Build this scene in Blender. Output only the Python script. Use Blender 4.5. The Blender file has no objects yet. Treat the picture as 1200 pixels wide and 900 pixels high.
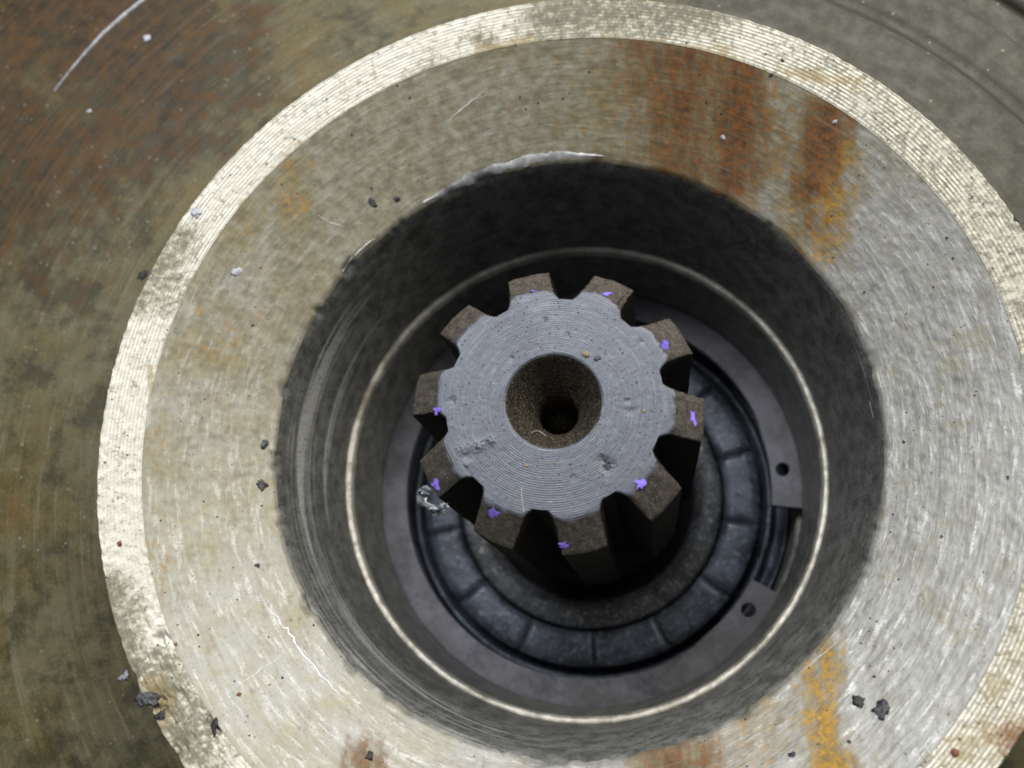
import bpy, bmesh, math, random
from mathutils import Vector, Matrix, noise
random.seed(7)
MM = 0.001
sc = bpy.context.scene
col = sc.collection

# ------------------------------------------------------------------ camera
CAM = Vector((11.534, -33.091, 135.410))            # mm, bore axis = z, bore mouth = 0
D = Vector((-0.13684418, 0.28789309, -0.94783503))
RGT = Vector((0.98973801, 0.0, -0.14289394))
UPV = Vector((0.04113818, 0.95766256, 0.28493873))
FPX = 1104.18
cd = bpy.data.cameras.new('camera'); cam = bpy.data.objects.new('camera', cd); col.objects.link(cam)
M = Matrix((RGT, UPV, -D)).transposed().to_4x4(); M.translation = CAM * MM
cam.matrix_world = M
cd.sensor_width = 36.0; cd.lens = FPX / 1200 * 36
cd.clip_start = 0.002; cd.clip_end = 10
cd.dof.use_dof = True; cd.dof.focus_distance = 0.132; cd.dof.aperture_fstop = 18
sc.camera = cam

# ------------------------------------------------------------------ light
w = bpy.data.worlds.new('World'); sc.world = w; w.use_nodes = True
bg = w.node_tree.nodes['Background']; bg.inputs[0].default_value = (0.80, 0.86, 1.0, 1); bg.inputs[1].default_value = 0.10
def area(name, loc, target, sx, sy, watts, colr):
    l = bpy.data.lights.new(name, 'AREA'); l.shape = 'RECTANGLE'; l.size = sx; l.size_y = sy; l.energy = watts; l.color = colr
    o = bpy.data.objects.new(name, l); col.objects.link(o); o.location = loc
    o.rotation_euler = (Vector(target) - Vector(loc)).to_track_quat('-Z', 'Y').to_euler()
    return o
area('ceiling_light', (0.26, 0.36, 0.42), (0, 0, 0), 0.55, 0.30, 3.3, (1.0, 0.965, 0.89))
area('window_light', (-0.14, 0.32, 0.60), (0, 0, 0), 0.42, 0.26, 3.1, (0.97, 0.98, 1.0))
sc.cycles.filter_width = 1.8; sc.cycles.max_bounces = 5; sc.cycles.diffuse_bounces = 3; sc.cycles.glossy_bounces = 3; sc.cycles.transmission_bounces = 3
vs = sc.view_settings; vs.view_transform = 'Standard'; vs.look = 'None'; vs.exposure = 0.15; vs.gamma = 1.0; vs.use_curve_mapping = False

# ------------------------------------------------------------------ node helpers
class NT:
    def __init__(s, name):
        s.m = bpy.data.materials.new(name); s.m.use_nodes = True; s.t = s.m.node_tree; s.N = s.t.nodes; s.L = s.t.links
        s.b = s.N['Principled BSDF']
        s.b.inputs['Specular IOR Level'].default_value = 0.4
    def put(s, sock, v):
        if v is None: return
        if hasattr(v, 'node'): s.L.new(v, sock)
        elif isinstance(v, (tuple, list)) and len(v) == 3 and sock.type == 'RGBA': sock.default_value = (*v, 1)
        else: sock.default_value = v
    def math(s, op, a, b=None, c=None, clamp=False):
        n = s.N.new('ShaderNodeMath'); n.operation = op; n.use_clamp = clamp
        for i, v in enumerate((a, b, c)): s.put(n.inputs[i], v)
        return n.outputs[0]
    def mix(s, f, a, b, mode='MIX'):
        n = s.N.new('ShaderNodeMix'); n.data_type = 'RGBA'; n.blend_type = mode
        s.put(n.inputs[0], f); s.put(n.inputs[6], a); s.put(n.inputs[7], b); return n.outputs[2]
    def ss(s, x, a, b, lo=0.0, hi=1.0):
        n = s.N.new('ShaderNodeMapRange'); n.interpolation_type = 'SMOOTHSTEP'
        for i, v in enumerate((x, a, b, lo, hi)): s.put(n.inputs[i], v)
        return n.outputs[0]
    def obj(s):
        n = s.N.new('ShaderNodeTexCoord'); m = s.N.new('ShaderNodeMapping'); s.L.new(n.outputs['Object'], m.inputs[0])
        m.inputs['Scale'].default_value = (1000, 1000, 1000); return m.outputs[0]      # millimetres
    def map(s, v, sc_=(1, 1, 1), rot=(0, 0, 0), loc=(0, 0, 0)):
        m = s.N.new('ShaderNodeMapping'); s.L.new(v, m.inputs[0]); m.inputs['Scale'].default_value = sc_; m.inputs['Rotation'].default_value = rot; m.inputs['Location'].default_value = loc
        return m.outputs[0]
    def polar(s, v, turn=-90):
        """(arc, radius, z) with the seam at angle turn+180"""
        v2 = s.map(v, rot=(0, 0, math.radians(-turn)))
        sp = s.N.new('ShaderNodeSeparateXYZ'); s.L.new(v2, sp.inputs[0])
        th = s.math('ARCTAN2', sp.outputs[1], sp.outputs[0])
        r = s.math('SQRT', s.math('ADD', s.math('MULTIPLY', sp.outputs[0], sp.outputs[0]), s.math('MULTIPLY', sp.outputs[1], sp.outputs[1])))
        c = s.N.new('ShaderNodeCombineXYZ'); s.L.new(s.math('MULTIPLY', th, 40.0), c.inputs[0]); s.L.new(r, c.inputs[1]); s.L.new(sp.outputs[2], c.inputs[2])
        return c.outputs[0], th, r, sp.outputs[2]
    def noise(s, v, scale, detail=4, rough=0.6, dist=0.0):
        n = s.N.new('ShaderNodeTexNoise'); s.L.new(v, n.inputs['Vector']); n.inputs['Scale'].default_value = scale; n.inputs['Detail'].default_value = detail
        n.inputs['Roughness'].default_value = rough; n.inputs['Distortion'].default_value = dist; return n.outputs[0]
    def voro(s, v, scale, feature='F1'):
        n = s.N.new('ShaderNodeTexVoronoi'); n.feature = feature; s.L.new(v, n.inputs['Vector']); n.inputs['Scale'].default_value = scale; return n.outputs[0]
    def attr(s, name):
        n = s.N.new('ShaderNodeAttribute'); n.attribute_name = name
        sp = s.N.new('ShaderNodeSeparateColor'); s.L.new(n.outputs['Color'], sp.inputs[0]); return sp.outputs
    def bump(s, h, dist_mm, strength=1.0, normal=None):
        n = s.N.new('ShaderNodeBump'); s.put(n.inputs['Height'], h); n.inputs['Distance'].default_value = dist_mm * MM; n.inputs['Strength'].default_value = strength
        if normal is not None: s.L.new(normal, n.inputs['Normal'])
        return n.outputs[0]
    def out(s, color=None, rough=None, metal=None, normal=None):
        s.put(s.b.inputs['Base Color'], color); s.put(s.b.inputs['Roughness'], rough); s.put(s.b.inputs['Metallic'], metal)
        if normal is not None: s.L.new(normal, s.b.inputs['Normal'])
        return s.m

def mat_dished():
    n = NT('worn_steel'); o = n.obj(); p, th, r, z = n.polar(o, 90)
    st = n.attr('stain'); rust, yel, film = st[0], st[1], st[2]
    big = n.noise(o, 0.10, 4, 0.65); mid = n.noise(o, 0.5, 4, 0.65); fine = n.noise(o, 3.0, 2, 0.7)
    # scrape marks run round the face, some slanting
    f1 = n.noise(n.map(p, (0.30, 1.25, 1), rot=(0, 0, math.radians(14))), 0.85, 3, 0.62, 0.35)
    f3 = n.noise(n.map(p, (0.34, 1.6, 1), rot=(0, 0, math.radians(-22))), 0.9, 3, 0.6, 0.3)
    f2 = n.noise(n.map(p, (0.05, 1.9, 1)), 1.1, 3, 0.6, 0.1)
    clean = n.mix(n.ss(mid, 0.3, 0.7), (0.315, 0.315, 0.296), (0.42, 0.42, 0.396))
    tan = n.mix(n.ss(mid, 0.3, 0.7), (0.232, 0.215, 0.146), (0.372, 0.352, 0.268))
    c = n.mix(n.ss(n.math('ADD', film, n.math('MULTIPLY', n.math('SUBTRACT', big, 0.5), 1.2)), 0.15, 0.85), clean, tan)
    keep = n.math('SUBTRACT', 1.0, n.math('MULTIPLY', film, 0.85))
    flecks = n.math('MAXIMUM', n.ss(f1, 0.54, 0.70), n.ss(f3, 0.57, 0.72))
    c = n.mix(n.math('MULTIPLY', n.math('MULTIPLY', flecks, n.ss(fine, 0.30, 0.55)), keep), c, (0.66, 0.66, 0.64))
    c = n.mix(n.math('MULTIPLY', n.ss(f1, 0.46, 0.30), n.math('MULTIPLY', keep, 0.5)), c, (0.17, 0.162, 0.135))
    c = n.mix(n.math('MULTIPLY', n.ss(f2, 0.54, 0.72), 0.16), c, (0.54, 0.50, 0.40))
    c = n.mix(n.math('MULTIPLY', n.ss(f2, 0.46, 0.30), 0.16), c, (0.16, 0.138, 0.08))
    c = n.mix(n.math('MULTIPLY', n.ss(n.noise(o, 0.22, 4, 0.7), 0.52, 0.70), 0.35), c, (0.30, 0.255, 0.115))
    c = n.mix(n.math('MULTIPLY', n.ss(fine, 0.43, 0.30), 0.40), c, (0.14, 0.125, 0.092))
    # rust and ochre streaks
    brk = n.noise(n.map(o, (1.6, 0.35, 1), rot=(0, 0, math.radians(8))), 0.45, 4, 0.68); brk2 = n.noise(o, 0.9, 5, 0.72)
    ym = n.ss(n.math('ADD', yel, n.math('ADD', n.math('MULTIPLY', n.math('SUBTRACT', brk2, 0.5), 2.0), n.math('MULTIPLY', n.math('SUBTRACT', brk, 0.5), 1.2))), 0.35, 1.25)
    rm = n.ss(n.math('ADD', rust, n.math('ADD', n.math('MULTIPLY', n.math('SUBTRACT', brk, 0.5), 1.7), n.math('MULTIPLY', n.math('SUBTRACT', brk2, 0.5), 1.6))), 0.05, 1.20)
    halo = n.ss(n.math('ADD', n.math('MAXIMUM', rust, n.math('MULTIPLY', yel, 0.8)), n.math('MULTIPLY', n.math('SUBTRACT', big, 0.5), 0.8)), 0.05, 0.7)
    c = n.mix(n.math('MULTIPLY', halo, 0.65), c, n.mix(brk2, (0.125, 0.092, 0.024), (0.27, 0.20, 0.062)))
    c = n.mix(n.math('MULTIPLY', ym, 0.8), c, n.mix(n.ss(brk2, 0.35, 0.65), (0.22, 0.115, 0.010), (0.58, 0.32, 0.018)))
    c = n.mix(n.math('MULTIPLY', rm, 0.93), c, n.mix(n.ss(brk2, 0.35, 0.65), (0.052, 0.021, 0.008), (0.215, 0.078, 0.015)))
    c = n.mix(n.math('MULTIPLY', n.math('MULTIPLY', rm, n.ss(f2, 0.56, 0.72)), 0.35), c, (0.30, 0.22, 0.13))
    pit = n.math('MULTIPLY', n.ss(n.voro(o, 0.7), 0.15, 0.07), n.ss(mid, 0.50, 0.62))
    c = n.mix(n.math('MULTIPLY', pit, 0.8), c, (0.05, 0.045, 0.04))
    cover = n.math('MAXIMUM', rm, ym)
    metal = n.math('MULTIPLY', n.math('SUBTRACT', 1.0, cover), n.math('SUBTRACT', 0.42, n.math('MULTIPLY', film, 0.25)))
    rough = n.math('ADD', n.ss(mid, 0.3, 0.7, 0.44, 0.58), n.math('MULTIPLY', cover, 0.22))
    h = n.math('ADD', n.math('ADD', n.math('MULTIPLY', f1, 1.1), n.math('ADD', n.math('MULTIPLY', f3, 0.8), n.math('MULTIPLY', f2, 0.35))), n.math('SUBTRACT', n.math('MULTIPLY', fine, 0.25), n.math('MULTIPLY', pit, 0.6)))
    return n.out(c, rough, metal, n.bump(h, 0.085, 0.75))

def mat_land():
    n = NT('turned_bright_steel'); o = n.obj(); p, th, r, z = n.polar(o, 90)
    st = n.attr('stain'); rust, yel, film = st[0], st[1], st[2]
    mid = n.noise(o, 0.55, 4, 0.75); fine = n.noise(o, 2.6, 2, 0.7); arc = n.noise(n.map(p, (0.12, 2.2, 1)), 1.2, 3, 0.6)
    c = n.mix(arc, (0.42, 0.402, 0.34), (0.60, 0.582, 0.51))
    c = n.mix(n.math('MULTIPLY', film, 0.8), c, (0.31, 0.29, 0.20))
    spot = n.noise(o, 1.1, 3, 0.7)
    dirt = n.ss(n.math('ADD', n.math('ADD', n.math('MULTIPLY', mid, 0.35), n.math('MULTIPLY', spot, 0.85)), n.math('ADD', n.math('MULTIPLY', fine, 0.3), n.math('MULTIPLY', film, 0.30))), 0.74, 1.12)
    c = n.mix(n.math('MULTIPLY', dirt, 0.85), c, (0.155, 0.148, 0.105))
    groove = n.math('SINE', n.math('MULTIPLY', r, 2 * math.pi / 0.5))
    c = n.mix(n.math('MULTIPLY', n.ss(groove, -0.2, -0.9), 0.20), c, (0.30, 0.27, 0.17))
    ym = n.ss(n.math('ADD', yel, n.math('MULTIPLY', n.math('SUBTRACT', mid, 0.5), 1.5)), 0.3, 0.8)
    c = n.mix(n.math('MULTIPLY', ym, 0.6), c, (0.36, 0.27, 0.11))
    rm = n.ss(n.math('ADD', rust, n.math('MULTIPLY', n.math('SUBTRACT', fine, 0.5), 1.5)), 0.35, 1.0)
    c = n.mix(n.math('MULTIPLY', rm, 0.8), c, (0.20, 0.09, 0.035))
    pit = n.math('MULTIPLY', n.ss(n.voro(o, 0.8), 0.17, 0.09), n.ss(mid, 0.46, 0.6))
    c = n.mix(pit, c, (0.05, 0.045, 0.04))
    metal = n.math('SUBTRACT', 0.55, n.math('MULTIPLY', n.math('MAXIMUM', dirt, n.math('MAXIMUM', ym, rm)), 0.45))
    rough = n.math('ADD', 0.42, n.math('MULTIPLY', dirt, 0.2))
    h = n.math('ADD', n.math('MULTIPLY', arc, 0.6), n.math('SUBTRACT', n.math('MULTIPLY', fine, 0.6), pit))
    return n.out(c, rough, metal, n.bump(h, 0.035, 0.8))

def mat_flange():
    n = NT('olive_stained_casting'); o = n.obj(); p, th, r, z = n.polar(o, -60)
    st = n.attr('stain'); rust, yel, film = st[0], st[1], st[2]
    big = n.noise(o, 0.06, 5, 0.65); mid = n.noise(o, 0.35, 4, 0.7); fine = n.noise(o, 1.8, 2, 0.7)
    rings = n.noise(n.map(p, (0.03, 1.3, 1)), 0.7, 4, 0.65, 0.15); streak = n.noise(n.map(p, (0.10, 0.9, 1), rot=(0, 0, 0.12)), 0.8, 4, 0.65, 0.4)
    c = n.mix(n.ss(mid, 0.3, 0.7), (0.070, 0.058, 0.020), (0.138, 0.118, 0.052))
    c = n.mix(n.math('MULTIPLY', n.ss(big, 0.42, 0.66), 0.6), c, (0.150, 0.140, 0.082))
    c = n.mix(n.math('MULTIPLY', n.ss(big, 0.50, 0.34), 0.5), c, (0.135, 0.092, 0.022))
    c = n.mix(n.math('MULTIPLY', n.ss(rings, 0.5, 0.75), 0.40), c, (0.050, 0.044, 0.026))
    c = n.mix(n.math('MULTIPLY', n.ss(streak, 0.54, 0.70), 0.35), c, (0.26, 0.24, 0.17))
    c = n.mix(n.math('MULTIPLY', n.ss(streak, 0.46, 0.32), 0.40), c, (0.055, 0.048, 0.026))
    c = n.mix(n.math('MULTIPLY', n.ss(fine, 0.56, 0.70), 0.25), c, (0.30, 0.27, 0.19))
    grime = n.ss(n.math('ADD', n.math('MULTIPLY', n.noise(o, 0.11, 5, 0.72), 1.0), n.math('MULTIPLY', rust, 0.10)), 0.50, 0.66)
    c = n.mix(n.math('MULTIPLY', grime, 0.72), c, (0.030, 0.029, 0.014))
    ym = n.ss(n.math('ADD', yel, n.math('MULTIPLY', n.math('SUBTRACT', mid, 0.5), 2.2)), 0.2, 1.1)
    c = n.mix(n.math('MULTIPLY', ym, 0.5), c, (0.115, 0.062, 0.013))
    rm = n.ss(n.math('ADD', rust, n.math('ADD', n.math('MULTIPLY', n.math('SUBTRACT', mid, 0.5), 2.0), n.math('MULTIPLY', n.math('SUBTRACT', big, 0.5), 2.4))), 0.3, 1.2)
    c = n.mix(n.math('MULTIPLY', rm, 0.85), c, n.mix(n.ss(n.math('ADD', n.math('MULTIPLY', streak, 0.35), n.math('MULTIPLY', mid, 0.65)), 0.35, 0.65), (0.014, 0.009, 0.003), (0.090, 0.043, 0.009)))
    fm = n.ss(n.math('ADD', film, n.math('MULTIPLY', n.math('SUBTRACT', mid, 0.5), 0.9)), 0.35, 0.7)
    c = n.mix(n.math('MULTIPLY', fm, 0.9), c, n.mix(streak, (0.014, 0.014, 0.009), (0.060, 0.058, 0.038)))
    metal = 0.25
    spk = n.math('MULTIPLY', n.ss(n.voro(o, 0.55), 0.16, 0.08), n.ss(n.noise(o, 0.3, 2, 0.6), 0.5, 0.6))
    c = n.mix(n.math('MULTIPLY', spk, 0.8), c, (0.24, 0.23, 0.19))
    rough = n.ss(mid, 0.3, 0.7, 0.38, 0.6)
    h = n.math('ADD', n.math('MULTIPLY', rings, 0.8), n.math('ADD', streak, n.math('MULTIPLY', fine, 0.5)))
    return n.out(c, rough, 0.15, n.bump(h, 0.12, 0.8))

def mat_bore():
    n = NT('oily_bored_steel'); o = n.obj(); p, th, r, z = n.polar(o, -90)
    mid = n.noise(o, 0.35, 4, 0.72); fine = n.noise(o, 2.0, 2, 0.7)
    arc = n.noise(n.map(p, (0.04, 0.0, 1.5)), 0.55, 4, 0.65, 0.2)
    st = n.attr('stain'); glare = st[0]; film = st[2]
    c = n.mix(n.ss(mid, 0.3, 0.7), (0.13, 0.132, 0.122), (0.30, 0.302, 0.284))
    c = n.mix(n.math('MULTIPLY', n.ss(arc, 0.52, 0.70), 0.35), c, (0.25, 0.25, 0.24))
    rm = n.ss(n.math('ADD', glare, n.math('MULTIPLY', n.math('SUBTRACT', arc, 0.5), 3.2)), 0.40, 1.0)  # glare streaks mixed into the wall's base colour
    c = n.mix(n.math('MULTIPLY', rm, 0.8), c, n.mix(fine, (0.42, 0.425, 0.41), (0.85, 0.85, 0.83)))
    c = n.mix(n.math('MULTIPLY', n.ss(fine, 0.55, 0.68), 0.35), c, (0.28, 0.28, 0.26))
    c = n.mix(n.math('MULTIPLY', n.ss(fine, 0.45, 0.32), 0.5), c, (0.025, 0.025, 0.022))
    metal = n.math('SUBTRACT', 0.35, n.math('MULTIPLY', rm, 0.2))
    h = n.math('ADD', n.math('MULTIPLY', arc, 1.2), n.math('MULTIPLY', fine, 0.8))
    return n.out(c, n.ss(mid, 0.3, 0.7, 0.42, 0.60), metal, n.bump(h, 0.09, 0.8))

def mat_simple(name, c0, c1, metal, r0, r1, scale=0.8, bmm=0.06, speck=None, c2=None):
    n = NT(name); o = n.obj()
    mid = n.noise(o, scale, 4, 0.72); fine = n.noise(o, scale * 5, 2, 0.7)
    c = n.mix(n.ss(mid, 0.3, 0.7), c0, c1)
    if c2 is not None: c = n.mix(n.math('MULTIPLY', n.ss(n.noise(o, scale * 0.35, 4, 0.6), 0.48, 0.66), 0.7), c, c2)
    if speck is not None: c = n.mix(n.math('MULTIPLY', n.ss(fine, 0.56, 0.68), 0.8), c, speck)
    return n.out(c, n.ss(mid, 0.3, 0.7, r0, r1), metal, n.bump(n.math('ADD', mid, n.math('MULTIPLY', fine, 0.6)), bmm, 0.9))

def mat_face():
    n = NT('faced_shaft_end'); o = n.obj()
    o2 = n.map(o, loc=(0.25, 0.35, 0))
    p, th, r, z = n.polar(o2, 90)
    big = n.noise(o, 0.11, 2, 0.5); mid = n.noise(o, 0.7, 4, 0.75); fine = n.noise(o, 4.0, 2, 0.7); arc = n.noise(n.map(p, (0.07, 3.2, 1)), 1.3, 3, 0.6)
    gr = n.math('SINE', n.math('ADD', n.math('MULTIPLY', r, 2 * math.pi / 0.31), n.math('ADD', th, n.math('MULTIPLY', mid, 3.0))))
    c = n.mix(n.ss(mid, 0.3, 0.7), (0.082, 0.090, 0.110), (0.130, 0.141, 0.166))
    c = n.mix(n.math('MULTIPLY', n.ss(arc, 0.5, 0.68), 0.35), c, (0.22, 0.24, 0.285))
    c = n.mix(n.math('MULTIPLY', n.ss(gr, 0.2, -0.9), n.ss(big, 0.35, 0.65, 0.12, 0.34)), c, (0.14, 0.14, 0.16))
    c = n.mix(n.math('MULTIPLY', n.ss(fine, 0.46, 0.33), 0.75), c, (0.13, 0.125, 0.125))
    pit = n.math('MULTIPLY', n.ss(n.voro(o, 1.5), 0.22, 0.10), n.ss(mid, 0.46, 0.58))
    c = n.mix(pit, c, (0.06, 0.055, 0.05))
    h = n.math('ADD', n.math('ADD', n.math('MULTIPLY', gr, n.ss(big, 0.35, 0.65, 0.06, 0.26)), n.math('MULTIPLY', arc, 0.8)), n.math('SUBTRACT', n.math('MULTIPLY', fine, 0.22), n.math('MULTIPLY', pit, 1.0)))
    return n.out(c, n.ss(mid, 0.3, 0.7, 0.38, 0.55), 0.62, n.bump(h, 0.045, 0.9))

MAT = {
 'dished': mat_dished(), 'land': mat_land(), 'flange': mat_flange(), 'bore': mat_bore(), 'face': mat_face(),
 'edge': mat_simple('bright_edge_steel', (0.48, 0.45, 0.38), (0.80, 0.77, 0.68), 0.45, 0.34, 0.5, 0.35, 0.05, None, (0.24, 0.22, 0.17)),  # pale base colour of the step lip in the bore
 'scratch_highlight': mat_simple('scratch_and_highlight_steel', (0.50, 0.50, 0.50), (0.78, 0.78, 0.78), 0.6, 0.35, 0.5, 0.9, 0.05),  # for the scratches and for the highlight painted along the bore lip
 'tooth': mat_simple('brown_oiled_steel', (0.050, 0.042, 0.034), (0.108, 0.093, 0.077), 0.3, 0.42, 0.62, 1.3, 0.14, (0.34, 0.31, 0.27)),
 'dark': mat_simple('shade_dark_steel', (0.005, 0.0048, 0.0045), (0.014, 0.0125, 0.011), 0.0, 0.7, 0.9, 0.6, 0.08),  # near-black base colour puts the pit's deep shade on floor, core and teeth
 'centre': mat_simple('brown_centre_hole', (0.026, 0.022, 0.016), (0.070, 0.060, 0.044), 0.3, 0.38, 0.55, 0.9, 0.10, (0.42, 0.37, 0.27)),
 'clip': mat_simple('grey_spring_steel', (0.11, 0.11, 0.124), (0.22, 0.22, 0.245), 0.35, 0.42, 0.6, 0.25, 0.08, None, (0.13, 0.13, 0.135)),
 'segment': mat_simple('blue_grey_steel', (0.050, 0.058, 0.076), (0.115, 0.132, 0.168), 0.4, 0.28, 0.55, 0.22, 0.10, (0.19, 0.22, 0.27), (0.030, 0.033, 0.038)),
 'seal': mat_simple('grey_seal_ring', (0.035, 0.039, 0.046), (0.105, 0.114, 0.130), 0.35, 0.4, 0.6, 0.3, 0.08, (0.30, 0.29, 0.26), (0.05, 0.05, 0.05)),
 'violet': mat_simple('violet_speck', (0.20, 0.13, 0.72), (0.36, 0.27, 0.95), 0.0, 0.5, 0.6, 2.0, 0.02),
 'black': mat_simple('black_grit', (0.018, 0.018, 0.020), (0.06, 0.06, 0.062), 0.1, 0.4, 0.7, 1.5, 0.1, (0.16, 0.16, 0.17)),
 'greycrumb': mat_simple('grey_metal_crumb', (0.03, 0.03, 0.033), (0.10, 0.10, 0.108), 0.3, 0.35, 0.6, 1.5, 0.1, (0.34, 0.34, 0.36)),
 'pale': mat_simple('pale_chip', (0.34, 0.35, 0.40), (0.62, 0.63, 0.68), 0.1, 0.35, 0.6, 1.5, 0.05),
 'tan': mat_simple('tan_grain', (0.22, 0.15, 0.075), (0.42, 0.31, 0.17), 0.0, 0.5, 0.7, 2.0, 0.08),
 'red': mat_simple('red_brown_grain', (0.16, 0.045, 0.025), (0.28, 0.10, 0.055), 0.0, 0.4, 0.7, 2.0, 0.06),
 'hair': mat_simple('dark_fibre', (0.05, 0.045, 0.035), (0.12, 0.11, 0.09), 0.0, 0.5, 0.6, 2.0, 0.01),
 'lint': mat_simple('pale_fibre', (0.45, 0.44, 0.40), (0.65, 0.64, 0.60), 0.0, 0.5, 0.6, 2.0, 0.01),
}
n = NT('silvery_shaving'); n.b.inputs['IOR'].default_value = 1.45
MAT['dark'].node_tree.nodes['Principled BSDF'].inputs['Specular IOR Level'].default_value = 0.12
MAT['shaving'] = n.out((0.36, 0.40, 0.43), 0.32, 0.5)

# ------------------------------------------------------------------ mesh helpers
def link(name, me, parent=None, mats=()):
    o = bpy.data.objects.new(name, me); col.objects.link(o); o.parent = parent
    for m in mats: me.materials.append(m)
    return o
def empty(name, loc=(0, 0, 0)):
    o = bpy.data.objects.new(name, None); col.objects.link(o); o.location = loc; o.empty_display_size = 0.005; return o
def tag(o, label, cat, group=None, kind=None):
    o['label'] = label; o['category'] = cat
    if group: o['group'] = group
    if kind: o['kind'] = kind
    return o
def smooth(me, on=True):
    for p in me.polygons: p.use_smooth = on
def sub(prof, steps):
    """resample each leg of a profile into steps[i] pieces"""
    out = [prof[0]]
    for i, k in enumerate(steps):
        (r0, z0), (r1, z1) = prof[i], prof[i + 1]
        out += [(r0 + (r1 - r0) * j / k, z0 + (z1 - z0) * j / k) for j in range(1, k + 1)]
    return out
def lathe(name, prof, segs, mats, parent, disp=None, stain=None, a0=0.0, a1=2 * math.pi, matfun=None):
    full = abs(a1 - a0 - 2 * math.pi) < 1e-6
    nA = segs if full else segs + 1
    V = []; stl = []
    for (r, z) in prof:
        for k in range(nA):
            a = a0 + (a1 - a0) * k / segs
            rr, zz = r, z
            if disp: rr, zz = disp(r, z, a)
            x, y = rr * math.cos(a), rr * math.sin(a)
            V.append((x * MM, y * MM, zz * MM))
            if stain: stl.append(stain(x, y, r, z, a))
    F = []
    for i in range(len(prof) - 1):
        for k in range(segs):
            k2 = (k + 1) % nA
            F.append((i * nA + k, (i + 1) * nA + k, (i + 1) * nA + k2, i * nA + k2))
    me = bpy.data.meshes.new(name); me.from_pydata(V, [], F); smooth(me)
    if stain:
        at = me.color_attributes.new('stain', 'FLOAT_COLOR', 'POINT')
        at.data.foreach_set('color', [c for t in stl for c in (*t, 1.0)])
    me.update()
    o = link(name, me, parent, mats)
    return o
def nz(x, y, z=0.0): return noise.noise(Vector((x, y, z)))
def fbm(x, y, z=0.0, o=4):
    s, a = 0.0, 1.0
    for i in range(o):
        s += a * noise.noise(Vector((x, y, z))); x *= 2.1; y *= 2.1; z *= 2.1; a *= 0.55
    return s

# pixel of the 1200 x 900 photograph -> spot on a turned surface, used only to look up where a stain or crumb lies
def ray(px, py): return (D + RGT * ((px - 600) / FPX) - UPV * ((py - 450) / FPX)).normalized()
def on_line(px, py, A, B):
    """meet the cone through profile points A=(r,z), B"""
    d = ray(px, py); best = None
    f = lambda s: (lambda q: math.hypot(q.x, q.y) - (A[0] + (q.z - A[1]) * (B[0] - A[0]) / (B[1] - A[1])))(CAM + d * s)
    if abs(A[1] - B[1]) < 1e-6: return CAM + d * ((A[1] - CAM.z) / d.z)
    s0 = (max(A[1], B[1]) + 0.4 - CAM.z) / d.z; s1 = (min(A[1], B[1]) - 0.4 - CAM.z) / d.z
    prev = f(s0); N = 60
    for i in range(1, N + 1):
        s = s0 + (s1 - s0) * i / N; cur = f(s)
        if prev * cur <= 0:
            t = prev / (prev - cur) if prev != cur else 0
            return CAM + d * (s0 + (s1 - s0) * (i - 1 + t) / N)
        prev = cur
    return CAM + d * ((s0 + s1) / 2)

# ------------------------------------------------------------------ profile of the housing (mm)
R_RIM, R_IN, Z_IN, R_OUT, Z_OUT = 45.0, 61.2, 9.8, 67.2, 11.4
Z_FL = -5.0
CONE = ((R_IN, Z_IN), (R_RIM, 0.0))
def cone(px, py): return on_line(px, py, *CONE)
def land(px, py): return on_line(px, py, (R_OUT, Z_OUT), (R_IN, Z_IN))
def flg(px, py): return on_line(px, py, (0, Z_FL), (1, Z_FL))

def capsules(lst, where):
    out = []
    for (x0, y0, x1, y1, wpx, wgt) in lst:
        a = where(x0, y0); b = where(x1, y1); out.append((a.x, a.y, b.x, b.y, wpx * 0.125, wgt))
    return out
def capval(cs, x, y, wob=0.0):
    v = 0.0
    for (ax, ay, bx, by, w_, g) in cs:
        dx, dy = bx - ax, by - ay; L2 = dx * dx + dy * dy + 1e-9
        t = max(0, min(1, ((x - ax) * dx + (y - ay) * dy) / L2))
        d = math.hypot(x - ax - t * dx, y - ay - t * dy) / w_ + wob
        if d < 2.0:
            e = max(0.0, min(1.0, (2.0 - d) / 1.8)); v = max(v, g * e)
    return v
# rust / ochre stains by where they lie on the dished face
rust_c = capsules([(755, 60, 795, 200, 38, 0.72), (800, 55, 800, 190, 38, 0.9), (862, 75, 858, 205, 32, 1.05), (705, 75, 720, 150, 30, 0.2),
                   (975, 135, 955, 215, 24, 1.1), (945, 190, 955, 275, 22, 0.55), (770, 893, 815, 893, 22, 0.9), (425, 885, 432, 893, 16, 0.7),
                   (920, 160, 950, 170, 22, 0.5)], cone)
yel_c = capsules([(985, 175, 962, 285, 20, 1.0), (930, 180, 940, 270, 30, 0.55), (965, 745, 970, 790, 13, 0.9), (956, 800, 970, 895, 17, 1.15),
                  (860, 860, 930, 870, 45, 0.45), (340, 200, 335, 250, 24, 0.5), (290, 240, 265, 300, 24, 0.4), (195, 430, 180, 560, 16, 0.35),
                  (180, 580, 192, 690, 14, 0.35), (260, 360, 250, 420, 40, 0.4), (700, 90, 720, 185, 55, 0.45), (890, 90, 930, 200, 40, 0.5), (320, 330, 290, 450, 40, 0.3),
                  (560, 70, 700, 60, 16, 0.35)], cone)
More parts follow.
